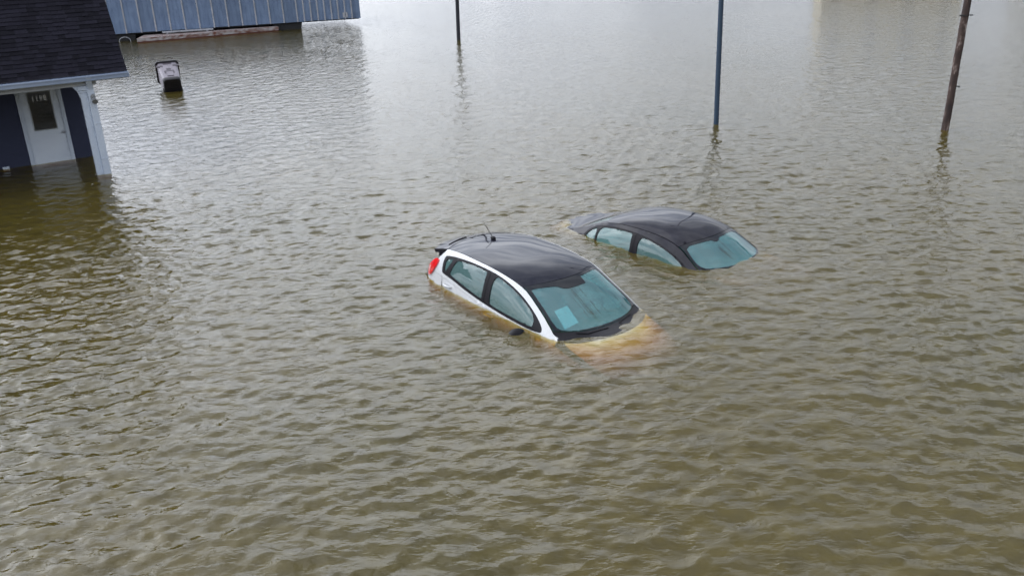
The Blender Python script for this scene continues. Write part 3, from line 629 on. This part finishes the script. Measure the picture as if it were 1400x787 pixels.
# ------------------------------------------------------------------ cars
def make_car(root, P):
    zb, wb, ze_, we_, zc = (pchip(P[k]) for k in ('zb', 'wb', 'ze', 'we', 'zc'))
    ze = lambda x: max(ze_(x), zb(x) + .004); we = lambda x: min(we_(x), wb(x) - .012)
    ZS = P['sill']
    def Y(x, z):
        B = zb(x)
        if z >= B:
            t = min((z - B) / max(ze(x) - B, .004), 1.15)
            return wb(x) + (we(x) - wb(x)) * t + .030 * 4 * t * (1 - t) * min(1, (ze(x) - B) / .3)
        t = (B - z) / (B - ZS); return wb(x) + .045 * math.sin(math.pi * min(t * 1.15, 1)) - .06 * max(0, t - .6)
    def side(s): return lambda x, z: (x, s * Y(x, z), z)
    pw = P.get('pow', 2.3)
    def top(x, v):
        w = we(x); a = abs(v); c, e = zc(x), ze(x)
        return (x, v * w, c - (c - e) * a ** pw)
    G = .004
    st = .07
    wx0, wx1 = P['wheels']; WR = .40
    def arch(cx):
        return [(cx + WR * math.cos(t), max(ZS, .30 + WR * math.sin(t))) for t in np.linspace(math.pi, 0, 13)]
    # --- roof, hood, glass (laid out in (x, v) with v across the car)
    xr, xw, xc, xd = P['roof_rear'], P['ws_top'], P['ws_base'], P['hood_rear']
    VS = np.linspace(-1, 1, 17)
    def band(f0, f1, vm, m0=0, m1=0):    # region between the cross-lines x=f0(v) (rear) and x=f1(v) (front)
        return [(f0(v) + m0, v * vm) for v in VS] + [(f1(v) - m1, v * vm) for v in VS[::-1]]
    flipv = True
    fr, fw, fc, fh = (lambda v, q=q: q[0] + (q[1] - q[0]) * v * v for q in (xr, xw, xc, xd))
    rp = P['paint_roof']
    patch('roof', band(fr, fw, .985, 0, G), [], top, st, .02, rp, root)
    ws = band(fw, fc, .97, G, G)
    inner = P['ws_inner']
    wso = patch('windshield', ws, [], top, .06, .006, 'windshield', root, off=-.004)
    patch('windshield_border', band(fw, fc, .968, G + .001, G + .001), [chaikin(inner, 1)], top, .05, .004, 'frit', wso, off=.0005)
    patch('cowl', band(fc, fh, .985, .0, G), [], top, .06, .02, 'trim', root, off=-.004)
    nose = lambda v: P['nose'][0] + (P['nose'][1] - P['nose'][0]) * v * v
    patch('hood', band(fh, nose, .93), [], top, .08, .015, P['paint'], root)
    # --- side panels
    for s in (-1, 1):
        fn = side(s); fl = (s == 1)
        dlo = chaikin(P['dlo'], 2)
        xs_r = P['rear_edge']
        upper = [(x, ze(x) - .0) for x in np.linspace(P['rail'][0], P['rail'][1], 26)]
        # roof rail with the pillars, as one frame round the windows, down to the belt
        belt = [(x, zb(x) - .03) for x in np.linspace(P['belt'][1], P['belt'][0], 26)]
        frame = upper + belt
        patch('side_frame', frame, [dlo], fn, .05, .025, P['paint'], root, flip=fl)
        # rear quarter (behind the rear door) down to the sill, with the wheel arch
        d0, d1, d2 = P['seams']           # rear-door rear seam, B seam, front-door front seam
        zt = lambda x: zb(x) - .034
        q_ = [(d0 - G, zt(d0))] + [(x, zt(x)) for x in np.linspace(d0 - .1, P['belt'][0], 6)] + xs_r + [(wx0 - WR, ZS)] + arch(wx0) + [(wx0 + WR, ZS), (d0 - G, ZS)] if wx0 + WR < d0 else \
             [(d0 - G, zt(d0))] + [(x, zt(x)) for x in np.linspace(d0 - .1, P['belt'][0], 6)] + xs_r + [(wx0 - WR, ZS)] + [a for a in arch(wx0) if a[0] < d0 - .02] + [(d0 - G, .30 + math.sqrt(max(WR ** 2 - (d0 - wx0) ** 2, .01)))]
        patch('rear_quarter', q_, [], fn, .08, .02, P['paint'], root, flip=fl)
        def low(a, b_): return [(x, zt(x)) for x in np.linspace(a, b_, 8)]
        rd = low(d0 + G, d1 - G) + [(d1 - G, ZS)] + ([(wx0 + WR + .02, ZS)] + [a for a in arch(wx0)[::-1] if a[0] > d0 + .02] if wx0 + WR > d0 else [(d0 + G, ZS)])
        fd = low(d1 + G, d2 - G) + [(d2 - G, ZS), (d1 + G, ZS)]
        for nm, pl, gl, ex_ in (('door', rd, P['glass_rear'], 0), ('door', fd, P['glass_front'], 1)):
            do = patch(nm, pl, [], fn, .08, .02, P['paint'], root, flip=fl)
            hx = P['handles'][ex_]; hz = zb(hx) - .10
            hb = MB(); hy = Y(hx, hz)
            hb.tube([(hx - .10, s * hy, hz), (hx - .08, s * (hy + .03), hz + .004), (hx, s * (hy + .038), hz + .006), (hx + .07, s * (hy + .03), hz + .004), (hx + .09, s * hy, hz)], [.014, .016, .017, .016, .014], 8); hb.build('handle', P['handle'], do)
            patch('window', chaikin(gl, 2), [], fn, .06, .005, 'side_glass', do, off=-.014, flip=fl)
        if P.get('quarter'): patch('quarter_window', chaikin(P['quarter'], 1), [], fn, .05, .005, 'side_glass', root, off=-.014, flip=fl)
        holes = [chaikin(P['glass_rear'], 2), chaikin(P['glass_front'], 2)] + ([chaikin(P['quarter'], 1)] if P.get('quarter') else [])
        zs_ = [z for x, z in P['glass_rear']]; holes.append([(d1 - .004, zb(d1) + .03), (d1 + .004, zb(d1) + .03), (d1 + .004, max(zs_) - .004), (d1 - .004, max(zs_) - .004)])   # gap between the two doors
        patch('window_trim', [(x, z) for x, z in dlo], holes, fn, .04, .02, 'trim', root, off=-.003, flip=fl)
        # seam line of the B pillar, a dark groove strip set in the trim
        # front fender
        xf = P['fender_front']
        fe = low(d2 + G, xf[0][0]) + xf + [(wx1 + WR, ZS)] + arch(wx1)[::-1] + [(wx1 - WR, ZS), (d2 + G, ZS)]
        patch('fender', fe, [], fn, .08, .02, P['paint'], root, flip=fl)
        # mirror
        mx, my, mz = P['mirror']; mz -= .03 * (s == 1); hb = MB()
        ring = []
        for t, sy_, sz_ in ((0, .35, .4), (.25, .85, .85), (.5, 1, 1), (.8, .95, .9), (1, .8, .75)):
            ring.append([(mx + .09 * (0.5 - t) * 1.7, s * (my + (.125 * sy_ * math.cos(a))), mz + .082 * sz_ * math.sin(a)) for a in np.linspace(0, 2 * math.pi, 14, endpoint=False)])
        hb.loft(ring); hb.tube([(mx + .02, s * (my - .08), mz - .03), (mx + .05, s * (Y(mx, mz) - .02), mz - .03)], .025, 8); hb.build('mirror', P['mirror_mat'], root)
    # --- ends and floor
    for nm, pts in (('rear_panel', P['rear_sec']), ('front_bumper', P['front_sec'])):
        # pts: list of (z, x_mid, x_side, halfwidth)
        b = MB(); V_ = []; n_ = 17
        for (z, xm, xs2, hw) in pts:
            for k in range(n_):
                v = -1 + 2 * k / (n_ - 1); V_.append((xm + (xs2 - xm) * abs(v) ** 2.2, v * hw, z))
        F_ = []
        for j in range(len(pts) - 1):
            for k in range(n_ - 1):
                f = (j * n_ + k, j * n_ + k + 1, (j + 1) * n_ + k + 1, (j + 1) * n_ + k); F_.append(f if nm == 'rear_panel' else f[::-1])
        b.add(V_, F_, True); b.build(nm, P['paint'], root)
    b = MB(); b.box(P['rear_sec'][-1][1] + .25, P['front_sec'][-1][1] - .25, -.62, .62, .20, .26); b.build('floor_pan', 'trim', root)
    # --- wheels
    for wx in (wx0, wx1):
        for s in (-1, 1):
            zc_ = .30 + P.get('lift', 0); b = MB()
            prof = [(.17, .0), (.26, 0), (.30, .02), (.30, .16), (.26, .18), (.17, .18)]; rg = []
            for (r_, y_) in prof: rg.append([(wx + r_ * math.cos(a), s * (.82 - y_), zc_ + r_ * math.sin(a)) for a in np.linspace(0, 2 * math.pi, 20, endpoint=False)])
            b.loft(rg, cap=False); w_ = b.build('wheel', 'rubber', root)
            b = MB(); b.tube([(wx, s * .80, zc_), (wx, s * .70, zc_)], .172, 20); b.build('rim', 'alloy', w_)
    # --- cabin
    b = MB(); dx = xc[0] - .30
    dp = [(dx - .30, .60), (dx - .32, .84), (dx - .22, .89), (dx + .0, .905), (dx + .20, .885), (dx + .27, .60)]; nd_ = len(dp)
    b.add([(x_, -.64, z_) for x_, z_ in dp] + [(x_ - .0, .64, z_) for x_, z_ in dp], [tuple(range(nd_)), tuple(range(nd_, 2 * nd_))[::-1]] + [(i, nd_ + i, nd_ + (i + 1) % nd_, (i + 1) % nd_) for i in range(nd_)]); b.build('dashboard', 'dash', root)
    b = MB(); sw = Vector((dx - .38, .34, .88)); tt = R(25)
    b.tube([sw + Vector((.17 * math.sin(a) * math.sin(tt), .18 * math.cos(a), .17 * math.sin(a) * math.cos(tt))) for a in np.linspace(0, 2 * math.pi, 22)], .014, 8, cap=False)
    b.box(sw.x - .02, sw.x + .03, sw.y - .16, sw.y + .16, sw.z - .02, sw.z + .02); b.build('steering_wheel', 'dash', root)
    def seat(x, y, w, zt_):
        b = MB(); b.box(x - .05, x + .45, y - w / 2, y + w / 2, .42, .56, .05)
        mt_ = Matrix.Translation((x - .02, y, .52)) @ Matrix.Rotation(R(-17), 4, 'Y')
        b.box(-.07, .07, -w / 2, w / 2, 0, zt_ - .58, .05, mt_); o = b.build('seat', 'interior', root)
        return o, mt_
    for y in (-.37, .37):
        o, mt_ = seat(-.12 + P.get('seat_dx', 0), y, .48, P['seat_z']); b = MB(); b.box(-.05, .05, -.13, .13, P['seat_z'] - .57, P['seat_z'] - .39, .04, mt_); b.build('headrest', 'interior', o)
    o, mt_ = seat(-1.08, 0, 1.2, P['seat_z'] - .02)
    b = MB(); b.tube([(P['ws_top'][0] + .12, 0, zc(P['ws_top'][0]) - .09), (P['ws_top'][0] + .16, 0, zc(P['ws_top'][0]) - .15)], .012, 6); b.box(P['ws_top'][0] + .13, P['ws_top'][0] + .16, -.11, .11, zc(P['ws_top'][0]) - .19, zc(P['ws_top'][0]) - .13, .01); b.build('rear_view_mirror', 'dash', root)
    return dict(top=top, side=side, Y=Y, zc=zc, ze=ze, we=we, zb=zb, wb=wb, fr=fr)

def rotm(yaw, pitch, roll):
    return (Matrix.Rotation(yaw, 4, 'Z') @ Matrix.Rotation(pitch, 4, 'Y') @ Matrix.Rotation(roll, 4, 'X'))

# ---- white hatchback with black roof
hatch = empty('hatchback_car'); hatch.matrix_world = Matrix.Translation((.476, 11.391, -.924)) @ rotm(R(-54), R(.56), R(-.52))
tag(hatch, 'white hatchback with black roof and red tail light flooded up to its windows', 'car')
PW = dict(paint='white_paint', paint_roof='black_roof', handle='white_paint', mirror_mat='trim', sill=.24, pow=2.4,
    zb=[(-2.05, 1.10), (-1.45, 1.075), (-.84, 1.01), (-.46, .965), (0, .935), (.52, .915), (1.05, .90), (1.25, .855), (1.6, .76), (1.95, .62), (2.12, .50)],
    wb=[(-2.05, .66), (-1.9, .73), (-1.5, .795), (-.5, .825), (.5, .825), (1.1, .79), (1.6, .75), (1.95, .63), (2.12, .48)],
    ze=[(-2.05, 1.27), (-1.7, 1.355), (-1.39, 1.41), (-1.0, 1.44), (-.57, 1.44), (-.18, 1.42), (.12, 1.385), (.30, 1.345), (.6, 1.205), (.82, 1.09), (1.01, .970), (1.09, .925), (1.18, .908), (1.24, .890), (1.30, .85), (1.6, .764), (1.95, .624), (2.12, .504)],
    we=[(-2.05, .53), (-1.7, .575), (-1.39, .605), (-1, .63), (-.3, .64), (.3, .64), (.6, .665), (.82, .695), (1.05, .735), (1.25, .77), (2.2, .77)],
    zc=[(-2.1, 1.31), (-1.7, 1.42), (-1.35, 1.465), (-.8, 1.49), (-.3, 1.485), (.1, 1.45), (.40, 1.385), (.75, 1.215), (1.03, 1.065), (1.22, .960), (1.29, .950), (1.48, .938), (1.53, .920), (1.68, .888), (1.86, .83), (1.98, .74), (2.10, .58)],
    roof_rear=(-1.72, -1.60), ws_top=(.42, .27), ws_base=(1.23, .985), hood_rear=(1.50, 1.20), nose=(2.08, 1.95),
    ws_inner=[(.37, -.90), (.42, -.70), (.475, -.48), (.49, -.40), (.58, -.24), (.592, 0), (.580, .28), (.575, .295), (.47, .30), (.455, .315), (.43, .5), (.35, .88), (.40, .90), (.62, .91), (.95, .915), (1.06, .80), (1.16, .5), (1.205, 0), (1.16, -.5), (1.06, -.80), (.95, -.915), (.62, -.91), (.42, -.91)],
    rail=(-1.60, 1.12), belt=(-1.83, 1.12), rear_edge=[(-1.83, 1.06), (-1.97, 1.0), (-2.0, .9), (-2.02, .6), (-1.98, .35)],
    dlo=[(-1.54, 1.30), (-1.50, 1.325), (-1.27, 1.365), (-.97, 1.395), (-.46, 1.405), (-.08, 1.375), (.27, 1.295), (.57, 1.165), (.80, 1.035), (.86, .965), (.82, .935), (.52, .925), (.21, .93), (-.16, .95), (-.46, .975), (-.84, 1.02), (-1.18, 1.075), (-1.44, 1.095), (-1.48, 1.11)],
    glass_rear=[(-1.215, 1.325), (-1.14, 1.35), (-.80, 1.375), (-.48, 1.378), (-.46, 1.36), (-.44, 1.04), (-.46, 1.005), (-.84, 1.06), (-1.26, 1.12), (-1.285, 1.135)],
    glass_front=[(-.30, 1.372), (-.10, 1.352), (.22, 1.282), (.52, 1.165), (.66, 1.075), (.675, .98), (.64, .965), (.21, .968), (-.25, .985), (-.275, 1.02)],
    quarter=[(-1.49, 1.285), (-1.36, 1.318), (-1.295, 1.325), (-1.385, 1.14), (-1.42, 1.135)],
    seams=(-1.45, -.385, .76), wheels=(-1.28, 1.32), handles=(-1.27, -.22), fender_front=[(1.93, .58), (2.0, .45)], mirror=(.60, .985, .888),
    rear_sec=[(1.30, -1.93, -1.66, .58), (1.20, -1.98, -1.80, .66), (1.05, -2.03, -1.93, .735), (.9, -2.06, -1.98, .75), (.6, -2.10, -2.0, .79), (.35, -2.06, -1.97, .76)],
    front_sec=[(.56, 2.10, 1.93, .60), (.5, 2.14, 1.98, .66), (.25, 2.10, 1.98, .70)], seat_z=1.10)
K = make_car(hatch, PW)
top, side = K['top'], K['side']
# hatch spoiler
spo = [(K['fr'](v / .985) - .006, v) for v in np.linspace(-.97, .97, 15)] + [(-2.10 + .16 * abs(v) ** 2.5, v * 1.02) for v in np.linspace(1, -1, 15)]
def sp_top(x, v):
    t = max(0, (-1.60 - x) / .5); p_ = top(x, v); return (x, v * .60, p_[2] + .012 * t)
spoiler = patch('spoiler', spo, [], sp_top, .05, .06, 'black_roof', hatch)
for s in (-1, 1):
    b = MB(); pl = [(-1.625, 1.345), (-1.80, 1.325), (-1.945, 1.285), (-1.94, 1.235), (-1.86, 1.205), (-1.72, 1.235)]
    n = len(pl); b.add([(x_, s * (.52 - .05 * (i in (2, 3))), z_) for i, (x_, z_) in enumerate(pl)] + [(x_, s * (.585 - .05 * (i in (2, 3))), z_) for i, (x_, z_) in enumerate(pl)], [tuple(range(n)), tuple(range(n, 2 * n))[::-1]] + [(i, n + i, n + (i + 1) % n, (i + 1) % n) for i in range(n)]); b.build('spoiler_end', 'black_roof', spoiler)
b = MB(); b.tube([(-1.83 + .03 * (y / .3) ** 2, y, K['zc'](-1.83) - .02 * (y / .4) ** 2 + .017) for y in np.linspace(-.46, -.10, 8)], .008, 6); b.build('vent_slot', 'trim', spoiler)
rg = patch('rear_window', [(-.50, 1.06), (.50, 1.06), (.46, 1.29), (-.46, 1.29)], [], lambda y, z: (-1.90 - (1.3 - z) * .48 + .24 * abs(y / .6) ** 2.2, y, z), .06, .006, 'side_glass', hatch, off=.02, flip=True)
for s in (-1, 1):
    lens = chaikin([(-1.635, 1.225), (-1.70, 1.235), (-1.80, 1.19), (-1.895, 1.07), (-1.905, .965), (-1.875, .945), (-1.80, .965), (-1.70, 1.07), (-1.64, 1.15)], 2)
    def fl_(x, z, s=s):
        y = K['Y'](max(x, -1.9), min(z, K['ze'](x))); t = max(0, -1.72 - x); return (x, s * (y - .30 * t * t), z)
    tl = patch('tail_light', lens, [], fl_, .035, .05, 'red_lens', hatch, off=.022, flip=(s == 1))
    patch('reversing_lens', chaikin([(-1.80, 1.10), (-1.84, 1.10), (-1.86, 1.03), (-1.83, 1.03)], 1), [], fl_, .03, .006, 'clear_lens', tl, off=.027, flip=(s == 1))
ab_ = Vector((-1.32, .04, K['zc'](-1.32)))
b = MB(); b.ball(ab_ + Vector((0, 0, .018)), (.055, .032, .028)); ab = b.build('antenna_base', 'trim', hatch)
b = MB(); b.tube([ab_ + Vector((-.02, 0, .03)), ab_ + Vector((-.14, 0, .13)), ab_ + Vector((-.26, 0, .23))], [.006, .0045, .003], 6); b.build('antenna_mast', 'trim', hatch)
for s in (-1, 1):
    b = MB(); x0 = PW['ws_base'][0] - .02
    b.tube([top(1.28, s * .15 + .1), top(1.24, s * .35 - .1), top(1.16, s * .62)], .008, 6); b.build('wiper', 'trim', hatch)
# paper on the dashboard, leaning at the glass
def under(x, v, d=.014):
    p = Vector(top(x, v)); return p - Vector((.42, 0, .9)) * d
pp = empty('paper_sheet'); 
pv = [under(.775, -.74), under(.79, -.44), under(1.045, -.45), under(1.04, -.755)]
cen = sum(pv, Vector()) / 4
pp.matrix_world = hatch.matrix_world @ Matrix.Translation(cen)
pv = [v - cen for v in pv]
b = MB(); dn = Vector((.42, 0, .9)) * .002
b.add([v for v in pv] + [v - dn for v in pv], [(0, 1, 2, 3)[::-1], (4, 5, 6, 7), (0, 1, 5, 4), (1, 2, 6, 5), (2, 3, 7, 6), (3, 0, 4, 7)]); 
po = b.build('paper_sheet', 'paper'); mw = pp.matrix_world.copy(); bpy.data.objects.remove(pp); po.name = 'paper_sheet'; po.matrix_world = mw
tag(po, 'sheet of paper lying behind the windshield of the white hatchback', 'paper')

# ---- dark sedan
sedan = empty('sedan_car'); sedan.matrix_world = Matrix.Translation((2.713, 13.489, -1.023)) @ rotm(R(-51.18), R(-1.56), R(-.15))
tag(sedan, 'black sedan flooded to mid-window with its trunk lid just awash', 'car')
PB = dict(paint='black_paint', paint_roof='black_paint', handle='black_paint', mirror_mat='black_paint', sill=.24, pow=3.0, lift=.09,
    zb=[(-2.40, .98), (-1.5, .97), (-.5, .935), (.5, .915), (1.1, .90), (1.7, .74), (2.1, .62), (2.25, .5)],
    wb=[(-2.40, .68), (-2.1, .75), (-1.5, .80), (-.5, .825), (.5, .825), (1.1, .80), (1.6, .77), (2.1, .66), (2.25, .52)],
    ze=[(-2.42, 1.01), (-2.0, 1.060), (-1.75, 1.095), (-1.55, 1.15), (-1.3, 1.225), (-1.0, 1.325), (-.6, 1.375), (-.3, 1.378), (.1, 1.355), (.38, 1.312), (.565, 1.25), (.93, 1.04), (1.12, .93)],
    we=[(-2.42, .60), (-2.0, .66), (-1.6, .64), (-1.2, .62), (-.8, .63), (-.3, .645), (.3, .65), (.575, .655), (.93, .71), (1.2, .765), (2.3, .77)],
    zc=[(-2.44, 1.02), (-2.3, 1.070), (-1.95, 1.098), (-1.75, 1.120), (-1.3, 1.285), (-1.0, 1.40), (-.6, 1.47), (-.3, 1.487), (.1, 1.47), (.42, 1.405), (.68, 1.295), (1.0, 1.12), (1.30, .965), (1.5, .88), (2.0, .70), (2.2, .58)],
    roof_rear=(-1.02, -.95), ws_top=(.69, .575), ws_base=(1.30, 1.04), hood_rear=(1.46, 1.16), nose=(2.18, 2.05),
    ws_inner=[(.65, -.88), (.725, -.45), (.75, -.10), (.795, -.09), (.795, .09), (.75, .10), (.725, .45), (.65, .88), (.80, .925), (.98, .925), (1.10, .80), (1.22, .5), (1.27, 0), (1.22, -.5), (1.10, -.80), (.98, -.925), (.80, -.925)],
    rail=(-2.37, 1.22), belt=(-2.37, 1.22), rear_edge=[(-2.38, .92), (-2.38, .6), (-2.32, .35)],
    dlo=[(-1.43, 1.0), (-1.40, 1.10), (-1.33, 1.17), (-1.24, 1.225), (-1.1, 1.275), (-.81, 1.315), (-.51, 1.325), (-.22, 1.315), (.07, 1.28), (.37, 1.215), (.60, 1.13), (.80, 1.03), (.90, .955), (.85, .925), (.3, .925), (-.4, .94), (-1.0, .955), (-1.4, .97)],
    glass_rear=[(-1.09, 1.255), (-.81, 1.29), (-.51, 1.30), (-.335, 1.297), (-.325, 1.27), (-.305, .985), (-.33, .965), (-1.04, .98), (-1.075, 1.0)],
    glass_front=[(-.17, 1.285), (.07, 1.255), (.37, 1.19), (.58, 1.11), (.75, 1.025), (.77, .965), (.74, .95), (-.13, .96), (-.16, .985)],
    quarter=[(-1.37, 1.02), (-1.345, 1.12), (-1.24, 1.20), (-1.13, 1.245), (-1.112, 1.0), (-1.2, .985)],
    seams=(-1.38, -.245, .86), wheels=(-1.36, 1.34), handles=(-1.15, -.1), fender_front=[(2.03, .60), (2.12, .45)], mirror=(.72, .985, .90),
    rear_sec=[(1.02, -2.44, -2.36, .60), (.98, -2.46, -2.37, .68), (.8, -2.48, -2.38, .72), (.6, -2.5, -2.38, .75), (.35, -2.44, -2.34, .72)],
    front_sec=[(.58, 2.2, 2.04, .62), (.5, 2.24, 2.1, .66), (.25, 2.2, 2.1, .70)], seat_z=1.06, seat_dx=.1)
K2 = make_car(sedan, PB); top2 = K2['top']
VS = np.linspace(-1, 1, 15)
def line(q): return lambda v: q[0] + (q[1] - q[0]) * v * v
fr2, fb2, ft2 = line(PB['roof_rear']), line((-1.72, -1.55)), line((-2.43, -2.33))
rw = patch('rear_window', [(fb2(v) + .006, v * .95) for v in VS] + [(fr2(v) - .006, v * .93) for v in VS[::-1]], [], top2, .06, .006, 'side_glass', sedan, off=-.004)
patch('rear_window_border', [(fb2(v) + .008, v * .949) for v in VS] + [(fr2(v) - .008, v * .929) for v in VS[::-1]], [[(fb2(v) + .06, v * .87) for v in VS] + [(fr2(v) - .07, v * .86) for v in VS[::-1]]], top2, .05, .004, 'frit', rw, off=.0005)
for s in (-1, 1):
    patch('c_pillar', [(x, s * a) for x, a in [(fr2(1), .945), (-1.2, .95), (-1.4, .955), (fb2(1), .955), (fb2(1), 1.0), (-1.4, 1.0), (-1.2, 1.0), (fr2(1), 1.0)]], [], top2, .05, .02, 'black_paint', sedan)
patch('trunk_lid', [(ft2(v), v * .93) for v in VS] + [(fb2(v) - .006, v * .955) for v in VS[::-1]], [], top2, .07, .02, 'black_paint', sedan)
for s in (-1, 1):
    patch('rear_deck_edge', [(-2.35, s * .94), (-1.56, s * .965), (-1.56, s * 1.0), (-2.35, s * 1.0)], [], top2, .07, .02, 'black_paint', sedan)

# ------------------------------------------------------------------ houses past the water, seen only as reflections
def far_house(label, loc, rz, w, d, h, wall, ridge):
    o = empty('house', loc, (0, 0, rz)); tag(o, label, 'house')
    b = MB(); b.box(-w / 2, w / 2, 0, d, GZ, h); b.add([(x_, y_, z_) for x_ in (-w / 2, w / 2) for y_, z_ in ((0, h), (d, h), (d / 2, h + ridge - .15))], [(0, 1, 2), (5, 4, 3)]); b.build('wall', wall, o)
    b = MB(); b.add([(x_, y_, z_) for x_ in (-w / 2 - .3, w / 2 + .3) for y_, z_ in ((-.4, h - .1), (d / 2, h + ridge), (d + .4, h - .1), (d + .4, h - .25), (d / 2, h + ridge - .15), (-.4, h - .25))], [(0, 6, 7, 1), (1, 7, 8, 2), (2, 8, 9, 3), (3, 9, 10, 4), (4, 10, 11, 5), (5, 11, 6, 0), (0, 1, 2, 3, 4, 5), (11, 10, 9, 8, 7, 6)]); b.build('roof', 'far_roof', o)
    for xw in np.linspace(-w / 2 + 1.3, w / 2 - 1.3, 4):
        b = MB(); b.box(xw - .5, xw + .5, -.03, -.004, .7, 2.0); wd = b.build('window', 'white_wood', o)
        b = MB(); b.box(xw - .42, xw + .42, -.04, -.031, .78, 1.92); b.build('pane', 'far_glass', wd)
far_house('cream sided house far beyond the poles', (35.5, 84, 0), R(-14), 12, 8, 3.0, 'cream', 2.2)
far_house('pale grey sided house far beyond the poles', (52.0, 80, 0), R(-18), 11, 8, 3.2, 'pale_grey', 2.0)
